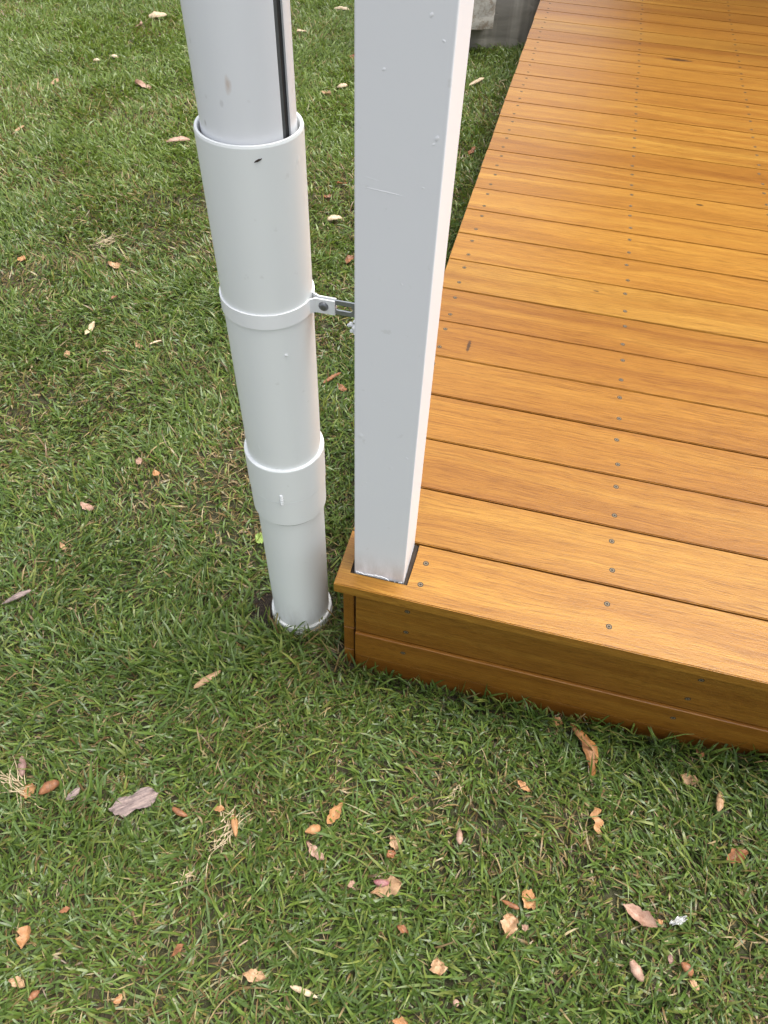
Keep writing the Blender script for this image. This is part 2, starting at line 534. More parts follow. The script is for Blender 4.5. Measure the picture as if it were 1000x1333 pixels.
for i in range(len(JOINT) - 1):
    g = GAPS.get(i, 0.0026) if i else 0.0
    g2 = GAPS.get(i + 1, 0.0026)
    y0 = JOINT[i] + g / 2; y1 = JOINT[i + 1] - g2 / 2
    yc = (y0 + y1) / 2; hw = (y1 - y0) / 2
    xl = rr.uniform(-0.0012, 0.0012)
    xc = XR / 2
    bm = bmesh.new()
    if i == 0:
        poly = [(xl, y0), (XR, y0), (XR, y1), (0.1290, y1), (0.1282, 0.0430), (0.0208, 0.0430), (0.0208, y1), (xl, y1)]
        prism(bm, [(x - xc, y - yc) for x, y in poly], -TH, 0)
        bmesh.ops.bevel(bm, geom=[e for e in bm.edges if all(abs(v.co.z) < 1e-6 for v in e.verts)], offset=0.0016, segments=2, affect='EDGES')
    else:
        prism(bm, [(xl - xc, -hw), (XR - xc, -hw), (XR - xc, hw), (xl - xc, hw)], -TH, 0)
        bmesh.ops.bevel(bm, geom=[e for e in bm.edges if all(abs(v.co.z) < 1e-6 for v in e.verts)], offset=0.0016, segments=2, affect='EDGES')
    bd = new_obj('deck_board', from_bm('deck_board', bm), M['wood'], deck, (xc, yc, DECK + (rr.uniform(-0.0007, 0.0007) if i else 0)))
    if i in VEIN:
        vx, vy, sx, sy = VEIN[i]
        bd['vein'] = (vx - xc, vy, 0.0); bd['vein_size'] = (sx, sy, 1.0)
    else:
        bd['vein'] = (-50.0, 0.0, 0.0); bd['vein_size'] = (0.01, 0.01, 1.0)
    for k, cxs in enumerate(COLS):
        for s in (-1, 1):
            if i == 0 and k == 0:
                px_, py_ = 0.149, yc + s * 0.0235
            elif i == 1 and k == 0 and s < 0:
                px_, py_ = 0.066, yc + s * (hw - 0.033)
            else:
                px_, py_ = cxs + rr.uniform(-0.003, 0.003), yc + s * (hw - (0.031 if i else 0.038)) + rr.uniform(-0.003, 0.003)
            o = new_obj('screw', SCREW, None, bd, (px_, py_, bd.location.z + 0.00002))
            o.rotation_euler = (0, 0, rr.uniform(0, 6))
# fascia boards: (z0, z1, proud)
FAS = [(0.1415, 0.2790, 0.0), (0.0535, 0.1372, 0.0050), (-0.06, 0.0500, 0.0030)]
for z0, z1, pr in FAS:
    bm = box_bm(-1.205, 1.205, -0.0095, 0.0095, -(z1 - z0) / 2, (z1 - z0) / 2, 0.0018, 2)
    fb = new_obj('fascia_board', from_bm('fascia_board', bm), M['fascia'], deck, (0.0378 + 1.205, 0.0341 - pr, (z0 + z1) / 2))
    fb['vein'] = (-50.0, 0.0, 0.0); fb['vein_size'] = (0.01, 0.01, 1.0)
    for xs in (0.137, 0.652, 1.16, 1.67, 2.18):
        zz = [z for z in (0.2515, 0.1785, 0.104, 0.066) if z0 + 0.005 < z < z1 - 0.005]
        if z0 == 0.0535:
            zz = [0.105]
        for z in zz:
            o = new_obj('screw', SCREW, None, fb, (xs + rr.uniform(-0.003, 0.003), 0.0246 - pr - 0.0001, z))
            o.rotation_euler = (math.pi / 2, 0, 0)
    # grain runs along the board, so build it along x and turn it
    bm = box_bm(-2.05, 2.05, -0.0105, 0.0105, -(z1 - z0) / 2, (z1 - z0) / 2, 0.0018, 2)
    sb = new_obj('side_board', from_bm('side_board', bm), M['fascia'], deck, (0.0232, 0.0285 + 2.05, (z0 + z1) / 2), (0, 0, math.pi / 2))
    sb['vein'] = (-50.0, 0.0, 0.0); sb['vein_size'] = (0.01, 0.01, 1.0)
for cxs in COLS:
    y0 = 0.16 if cxs < 0.2 else 0.05
    bm = box_bm(-0.02, 0.02, y0, 4.2, 0.14, DECK - TH - 0.001)
    new_obj('joist', from_bm('joist', bm), M['joist'], deck, (cxs + 0.012, 0, 0))
# black filler in the cut round the post
bm = bmesh.new()
prism(bm, [(0.0214, 0.0436), (0.1276, 0.0436), (0.1284, 0.1385), (PX1 + 0.0004, 0.1385), (PX1 + 0.0004, PYF - 0.0004), (PX0 - 0.0004, PYF - 0.0004), (PX0 - 0.0004, 0.1385), (0.0214, 0.1385)], DECK - 0.022, DECK - 0.0045)
bmesh.ops.subdivide_edges(bm, edges=bm.edges[:], cuts=5)
for v in bm.verts:
    if v.co.z > DECK - 0.005:
        v.co.z += random.uniform(-0.002, 0.0035)
new_obj('gap_sealant', from_bm('gap_sealant', bm), M['sealant'], deck)

# ---------------------------------------------------------------- post
post = empty('verandah_post', ((PX0 + PX1) / 2, (PYF + PYB) / 2, 0), 'square white painted timber post rising through the deck corner', 'post')
bm = box_bm(PX0 - 0.0741, PX1 - 0.0741, PYF - 0.0943, PYB - 0.0943, 0.02, 2.75)
vert_e = [e for e in bm.edges if abs(e.verts[0].co.z - e.verts[1].co.z) > 1]
bmesh.ops.bevel(bm, geom=vert_e, offset=0.0020, segments=4, profile=0.5, affect='EDGES')
new_obj('shaft', from_bm('shaft', bm), M['post'], post, (0.0741, 0.0943, 0))
# torn paint edge along the foot of the front and right faces
bm = bmesh.new()
def ragged(p0, p1, nrm, n):
    prev = None
    hgt = 0.002
    for i in range(n + 1):
        t = i / n
        hgt = max(-0.0045, min(0.0040, hgt + random.uniform(-0.0022, 0.0019)))
        q = Vector(p0).lerp(Vector(p1), t)
        a = [bm.verts.new(q + Vector(nrm) * 0.0009 + Vector((0, 0, -0.006))), bm.verts.new(q + Vector(nrm) * 0.0012 + Vector((0, 0, hgt))), bm.verts.new(q - Vector(nrm) * 0.0003 + Vector((0, 0, hgt + 0.0004)))]
        if prev:
            bm.faces.new((prev[0], a[0], a[1], prev[1])); bm.faces.new((prev[1], a[1], a[2], prev[2]))
        prev = a
ragged((PX0 + 0.003, PYF, DECK), (PX1 - 0.003, PYF, DECK), (0, -1, 0), 46)
new_obj('paint_edge', from_bm('paint_edge', bm), M['drip'], post, (0, 0, 0))
# blisters and a brush ridge under the paint
bl = bmesh.new()
bmesh.ops.create_icosphere(bl, subdivisions=2, radius=0.0022)
for v in bl.verts:
    v.co.y *= 0.42
    v.co += Vector((random.uniform(-1, 1), 0, random.uniform(-1, 1))) * 0.0005
BL = from_bm('paint_blister', bl, True)
BL.materials.append(M['post_plain'])
for bx_, bz_, s_ in ((0.0966, 1.1575, 1.0), (0.1102, 1.0596, 1.3), (0.1075, 1.0535, 0.8), (0.0568, 1.112, 0.9), (0.1089, 1.1397, 0.8), (0.0844, 0.8982, 0.8), (0.1006, 1.0104, 0.7), (0.0700, 0.72, 0.8), (0.1070, 0.62, 1.0), (0.0480, 0.55, 0.7), (0.0920, 0.47, 0.8)):
    o = new_obj('paint_blister', BL, None, post, (bx_, PYF + 0.0001, bz_))
    o.scale = (s_ * 1.0, s_ * 0.5, s_ * 0.6)
    o.rotation_euler = (0, random.uniform(-1, 1), 0)
rd = bmesh.new()
for (x0_, x1_, z0_, z1_, r_) in ((0.0330, 0.0900, 1.0030, 0.9985, 0.0005), (0.0330, 0.0620, 1.0145, 1.0100, 0.00042)):
    m_ = Matrix.Translation(((x0_ + x1_) / 2, PYF + 0.0003, (z0_ + z1_) / 2)) @ Matrix.Rotation(-math.atan2(z1_ - z0_, x1_ - x0_), 4, 'Y') @ Matrix.Diagonal(((x1_ - x0_) / 2, r_, r_ * 1.4, 1))
    bmesh.ops.create_uvsphere(rd, u_segments=16, v_segments=10, radius=1.0, matrix=m_)
new_obj('paint_ridge', from_bm('paint_ridge', rd, True), M['post_plain'], post, (0, 0, 0))
# painted-over screw tips on the left face
bm = bmesh.new()
for (dx, dz, r) in ((0, 0, 0.0042), (-0.005, 0.004, 0.003), (-0.0035, -0.005, 0.0028), (0.001, -0.007, 0.003), (-0.008, 0.001, 0.0022), (-0.001, 0.007, 0.0022)):
    bmesh.ops.create_icosphere(bm, subdivisions=2, radius=r, matrix=Matrix.Translation((dx, random.uniform(-0.002, 0.002), dz)))
for v in bm.verts:
    v.co += Vector((random.uniform(-1, 1), random.uniform(-1, 1), random.uniform(-1, 1))) * 0.0005
tag(new_obj('paint_lump', from_bm('paint_lump', bm, True), M['drip'], post, (0.0275, 0.058, 0.822)), 'small knobbly white paint lump on the left face')

# ---------------------------------------------------------------- stormwater pipe
pipe = empty('stormwater_pipe', (PX, PY, 0), 'thick white vertical drain pipe with coupling standing beside the deck corner', 'pipe')
R = 0.060
def pipe_part(name, prof, mat, n=96):
    bm = bmesh.new(); lathe(bm, prof, n)
    return new_obj(name, from_bm(name, bm, True, 14), mat, pipe, (PX, PY, 0))
pipe_part('riser', [(R, 0.47), (R, 1.0155), (R - 0.0008, 1.018), (R - 0.0036, 1.018), (R - 0.0044, 1.0165), (R - 0.0044, 0.47)], M['pvc'])
RC = R + 0.0044
pipe_part('coupling', [(R - 0.003, 0.384), (RC - 0.0003, 0.384), (RC, 0.3843), (RC, 0.4445), (RC - 0.0005, 0.4452), (RC - 0.0005, 0.4462), (RC + 0.0009, 0.4470), (RC + 0.0009, 0.5205), (RC + 0.0002, 0.5218), (R - 0.0005, 0.5220), (R - 0.003, 0.519)], M['pvc'])
RL = R - 0.0008
pipe_part('lip_shadow_ring', [(RL - 0.001, 0.3770), (RL + 0.0006, 0.3772), (RL + 0.0010, 0.3785), (RL + 0.0006, 0.3797), (RL - 0.001, 0.3800)], M['lip_shadow'])  # grey ring that paints the shadow line under the coupling lip
pipe_part('lower_pipe', [(RL, -0.15), (RL, 0.47), (RL - 0.004, 0.47), (RL - 0.004, -0.15)], M['pvc'])
pipe_part('base_collar', [(R - 0.003, -0.08), (R + 0.0058, -0.08), (R + 0.0060, 0.012), (R + 0.0044, 0.0155), (R + 0.0052, 0.0180), (R + 0.0048, 0.0265), (R + 0.0035, 0.0282), (R + 0.0005, 0.0282), (R - 0.003, 0.026)], M['collar'])
def on_pipe(r, deg, z):
    a = math.radians(deg)
    return (PX + r * math.cos(a), PY + r * math.sin(a), z)
bm = bmesh.new()
for k, (dz, r) in enumerate(((0.012, 0.0030), (0.008, 0.0034), (0.002, 0.0036), (-0.004, 0.0033), (-0.009, 0.0028), (-0.012, 0.0020))):
    bmesh.ops.create_icosphere(bm, subdivisions=2, radius=r, matrix=Matrix.Translation((random.uniform(-.0006, .0006), 0, dz)))
new_obj('paint_drip', from_bm('paint_drip', bm, True), M['drip'], pipe, on_pipe(RC + 0.0004, -79, 0.452))
bm = bmesh.new()
bmesh.ops.create_icosphere(bm, subdivisions=2, radius=0.0024)
for v in bm.verts:
    v.co.x *= 1.7; v.co.y *= .5
new_obj('paint_drip', from_bm('paint_drip', bm, True), M['drip'], pipe, on_pipe(R + 0.0002, -52, 0.745))
fl = bmesh.new()
bmesh.ops.create_icosphere(fl, subdivisions=2, radius=0.0045)
for v in fl.verts:
    v.co.y *= 0.22; v.co.z = v.co.z * 0.20 + v.co.x * 0.35 + 0.0004 * math.sin(v.co.x * 1900)
fk = new_obj('dark_fleck', from_bm('dark_fleck', fl, True), M['sealant'], None, on_pipe(R + 0.0006, -61.5, 1.004), (0, 0, math.radians(28)))
tag(fk, 'tiny dark fleck stuck on the white pipe just under its rim', 'fleck')

# ---------------------------------------------------------------- downpipe
dp = empty('downpipe', (PX, PY, 0.55), 'narrower white metal downpipe with dark seam dropping into the drain pipe', 'pipe')
RI = 0.0525
TH0, TH1 = math.radians(-25.5), math.radians(-10.5)
def strip(bm, pts, z0, z1, closed=False, cuts=None):
    zs = [z0, z1]
    rows = [[bm.verts.new((x, y, z)) for x, y in pts] for z in zs]
    n = len(pts)
    for i in range(n if closed else n - 1):
        j = (i + 1) % n
        bm.faces.new((rows[0][i], rows[0][j], rows[1][j], rows[1][i]))
pts = []
N = 110
for i in range(N + 1):
    a = TH1 + (2 * math.pi - (TH1 - TH0)) * i / N
    pts.append((RI * math.cos(a), RI * math.sin(a)))
pol = lambda r, a: (r * math.cos(a), r * math.sin(a))
pts = [pol(RI - 0.0030, TH1 + 0.012), pol(RI - 0.0006, TH1 + 0.004)] + pts + [pol(RI - 0.0006, TH0 - 0.004), pol(RI - 0.0030, TH0 - 0.01)]
bm = bmesh.new(); strip(bm, pts, 0, 1.85)
new_obj('pipe_body', from_bm('pipe_body', bm, True), M['downpipe'], dp, (PX, PY, 0.55))
def seam(a0, a1, radii, mat, name):
    bm = bmesh.new()
    k = len(radii)
    strip(bm, [pol(r, a0 + (a1 - a0) * i / (k - 1)) for i, r in enumerate(radii)], 0, 1.85)
    new_obj(name, from_bm(name, bm), mat, dp, (PX, PY, 0.55))
d = TH1 - TH0
seam(TH0 - 0.01, TH0 + 0.52 * d, [RI - 0.001, RI - 0.0012, RI - 0.0022, RI - 0.0010, RI - 0.0022, RI - 0.0012, RI - 0.0024], M['seam_grey'], 'seam_fold')
seam(TH0 + 0.50 * d, TH1 + 0.03, [RI - 0.0024, RI - 0.0027, RI - 0.0027, RI - 0.0024], M['dark_seam'], 'seam_channel')

# ---------------------------------------------------------------- pipe bracket
br = empty('pipe_bracket', (PX, PY, 0.801), 'white strap clamp with bolt and slotted zinc plate joining pipe to post', 'bracket')
cl = [(-0.0165 - PX, 0.0032), (-0.0400 - PX, 0.0032)]
rs = R + 0.0013
for i in range(81):
    a = math.radians(8 + 344 * i / 80)
    cl.append((rs * math.cos(a), rs * math.sin(a)))
cl += [(-0.0430 - PX, -0.0030), (-0.0165 - PX, -0.0030)]
def ribbon(path, th, z0, z1):
    bm = bmesh.new()
    P = [Vector(p).to_2d() if len(p) == 2 else Vector(p) for p in path]
    outl, inl = [], []
    for i, p in enumerate(P):
        t = (P[min(i + 1, len(P) - 1)] - P[max(i - 1, 0)]).normalized()
        nn = Vector((t.y, -t.x)) * th / 2
        outl.append(p + nn); inl.append(p - nn)
    rows = [[bm.verts.new((q.x, q.y, z)) for q in L] for L, z in ((outl, z0), (outl, z1), (inl, z1), (inl, z0))]
    for i in range(len(P) - 1):
        for k in range(4):
            A, B = rows[k], rows[(k + 1) % 4]
            bm.faces.new((A[i], A[i + 1], B[i + 1], B[i]))
    for i in (0, len(P) - 1):
        bm.faces.new([rows[k][i] for k in range(4)])
    return bm
new_obj('strap', from_bm('strap', ribbon(cl, 0.0024, -0.0105, 0.0105), True), M['drip'], br, (PX, PY, 0.801))
# slotted plate: rectangle with a rounded slot
bm = bmesh.new()
PLX0, PLX1, PLZ = -0.046, 0.0285, 0.0105
def plate(bm, y0, y1):
    s0, s1, sr = -0.0130, 0.0030, 0.0042
    inner = []
    for i in range(13):
        a = math.pi / 2 + math.pi * i / 12
        inner.append((s0 + sr * math.cos(a), sr * math.sin(a)))
    for i in range(13):
        a = -math.pi / 2 + math.pi * i / 12
        inner.append((s1 + sr * math.cos(a), sr * math.sin(a)))
    outer = []
    for x, z in inner:
        cx, cz = (s0 + s1) / 2, 0
        dx, dz = x - cx, z - cz
        k = min((((PLX1 if dx > 0 else PLX0) - cx) / dx) if abs(dx) > 1e-9 else 1e9, (PLZ / abs(dz)) if abs(dz) > 1e-9 else 1e9)
        outer.append((cx + dx * k, cz + dz * k))
    V = {}
    for nm, L in (('i', inner), ('o', outer)):
        for yy in (y0, y1):
            V[nm, yy] = [bm.verts.new((x, yy, z)) for x, z in L]
    n = len(inner)
    for i in range(n):
        j = (i + 1) % n
        for yy in (y0, y1):
            bm.faces.new((V['i', yy][i], V['i', yy][j], V['o', yy][j], V['o', yy][i]))
        bm.faces.new((V['i', y0][i], V['i', y0][j], V['i', y1][j], V['i', y1][i]))
        bm.faces.new((V['o', y0][i], V['o', y0][j], V['o', y1][j], V['o', y1][i]))
plate(bm, PY - 0.0012, PY + 0.0012)
new_obj('slotted_plate', from_bm('slotted_plate', bm), M['zinc'], br, (0, 0, 0.801))
# bolt head with a cross recess, and the nut behind
bm = bmesh.new()
prof = [(0.0, -0.0036), (0.003, -0.0035), (0.0052, -0.0027), (0.0066, -0.0010), (0.0068, 0.0)]
n = 24
rows = [[bm.verts.new((r * math.cos(2 * math.pi * i / n), z, r * math.sin(2 * math.pi * i / n))) for i in range(n)] for r, z in prof[1:]]
c0 = bm.verts.new((0, -0.0030, 0))
for i in range(n):
    bm.faces.new((c0, rows[0][i], rows[0][(i + 1) % n]))
    for k in range(len(rows) - 1):
        bm.faces.new((rows[k][i], rows[k][(i + 1) % n], rows[k + 1][(i + 1) % n], rows[k + 1][i]))
bt = new_obj('bolt', from_bm('bolt', bm, True), M['bolt'], br, (-0.0318, PY - 0.0040, 0.8015))
bm = bmesh.new()
prism(bm, [(0.0058 * math.cos(math.pi / 3 * i), 0.0058 * math.sin(math.pi / 3 * i)) for i in range(6)], 0, 0.005)
new_obj('nut', from_bm('nut', bm), M['drip'], br, (-0.0318, PY + 0.0092, 0.8015), (math.pi / 2, 0, 0))

# ---------------------------------------------------------------- concrete behind
wa = math.atan2(0.125, 0.215)
wall_o = Vector((-0.305, 3.66, 0))
def slab(name, u0, u1, v0, v1, z0, z1, amp, mat, cuts, label, cat):
    bm = box_bm(u0, u1, v0, v1, z0, z1)
    bmesh.ops.subdivide_edges(bm, edges=bm.edges[:], cuts=cuts, use_grid_fill=True)
    r = random.Random(3)
    for v in bm.verts:
        v.co += Vector((r.uniform(-1, 1), r.uniform(-1, 1), r.uniform(-1, 1))) * amp
    return tag(new_obj(name, from_bm(name, bm, True), mat, None, wall_o, (0, 0, wa)), label, cat)
slab('concrete_wall', -0.55, 1.1, 0.0, 0.18, -0.12, 0.262, 0.003, M['concrete'], 24, 'low stained grey concrete wall behind the far deck edge', 'wall')
slab('concrete_block', -0.50, 0.042, -0.085, -0.004, 0.128, 0.34, 0.006, M['pale_concrete'], 10, 'pale rough concrete block against the grey wall, partly behind the post', 'block')

# ---------------------------------------------------------------- house added out of view beyond the deck to darken its reflections
HX, HY = 0.45, 4.70
blocker = empty('blocker', (HX, HY, 0), 'dark weatherboard house wall added unseen past the deck to darken its reflections', 'blocker')
wb = bmesh.new()
prism(wb, [(-0.012, 0.0), (-0.004, 0.024), (0.146, 0.024), (0.146, 0.010)], 0.0, 6.0)
for v in wb.verts:
    v.co = Vector((v.co.z, v.co.y, v.co.x))
WBM = from_bm('blocker_board', wb)
WBM.materials.append(M['blocker_dark'])
for k in range(25):
    new_obj('blocker_board', WBM, None, blocker, (HX, HY, k * 0.15))
bm = box_bm(0.0, 6.0, 0.026, 4.0, -0.1, 3.74)
new_obj('blocker_core', from_bm('blocker_core', bm), M['blocker_dark'], blocker, (HX, HY, 0))
bm = box_bm(-0.3, 6.3, -0.45, 4.4, 3.76, 3.92)
new_obj('blocker_eave', from_bm('blocker_eave', bm), M['blocker_dark'], blocker, (HX, HY, 0))

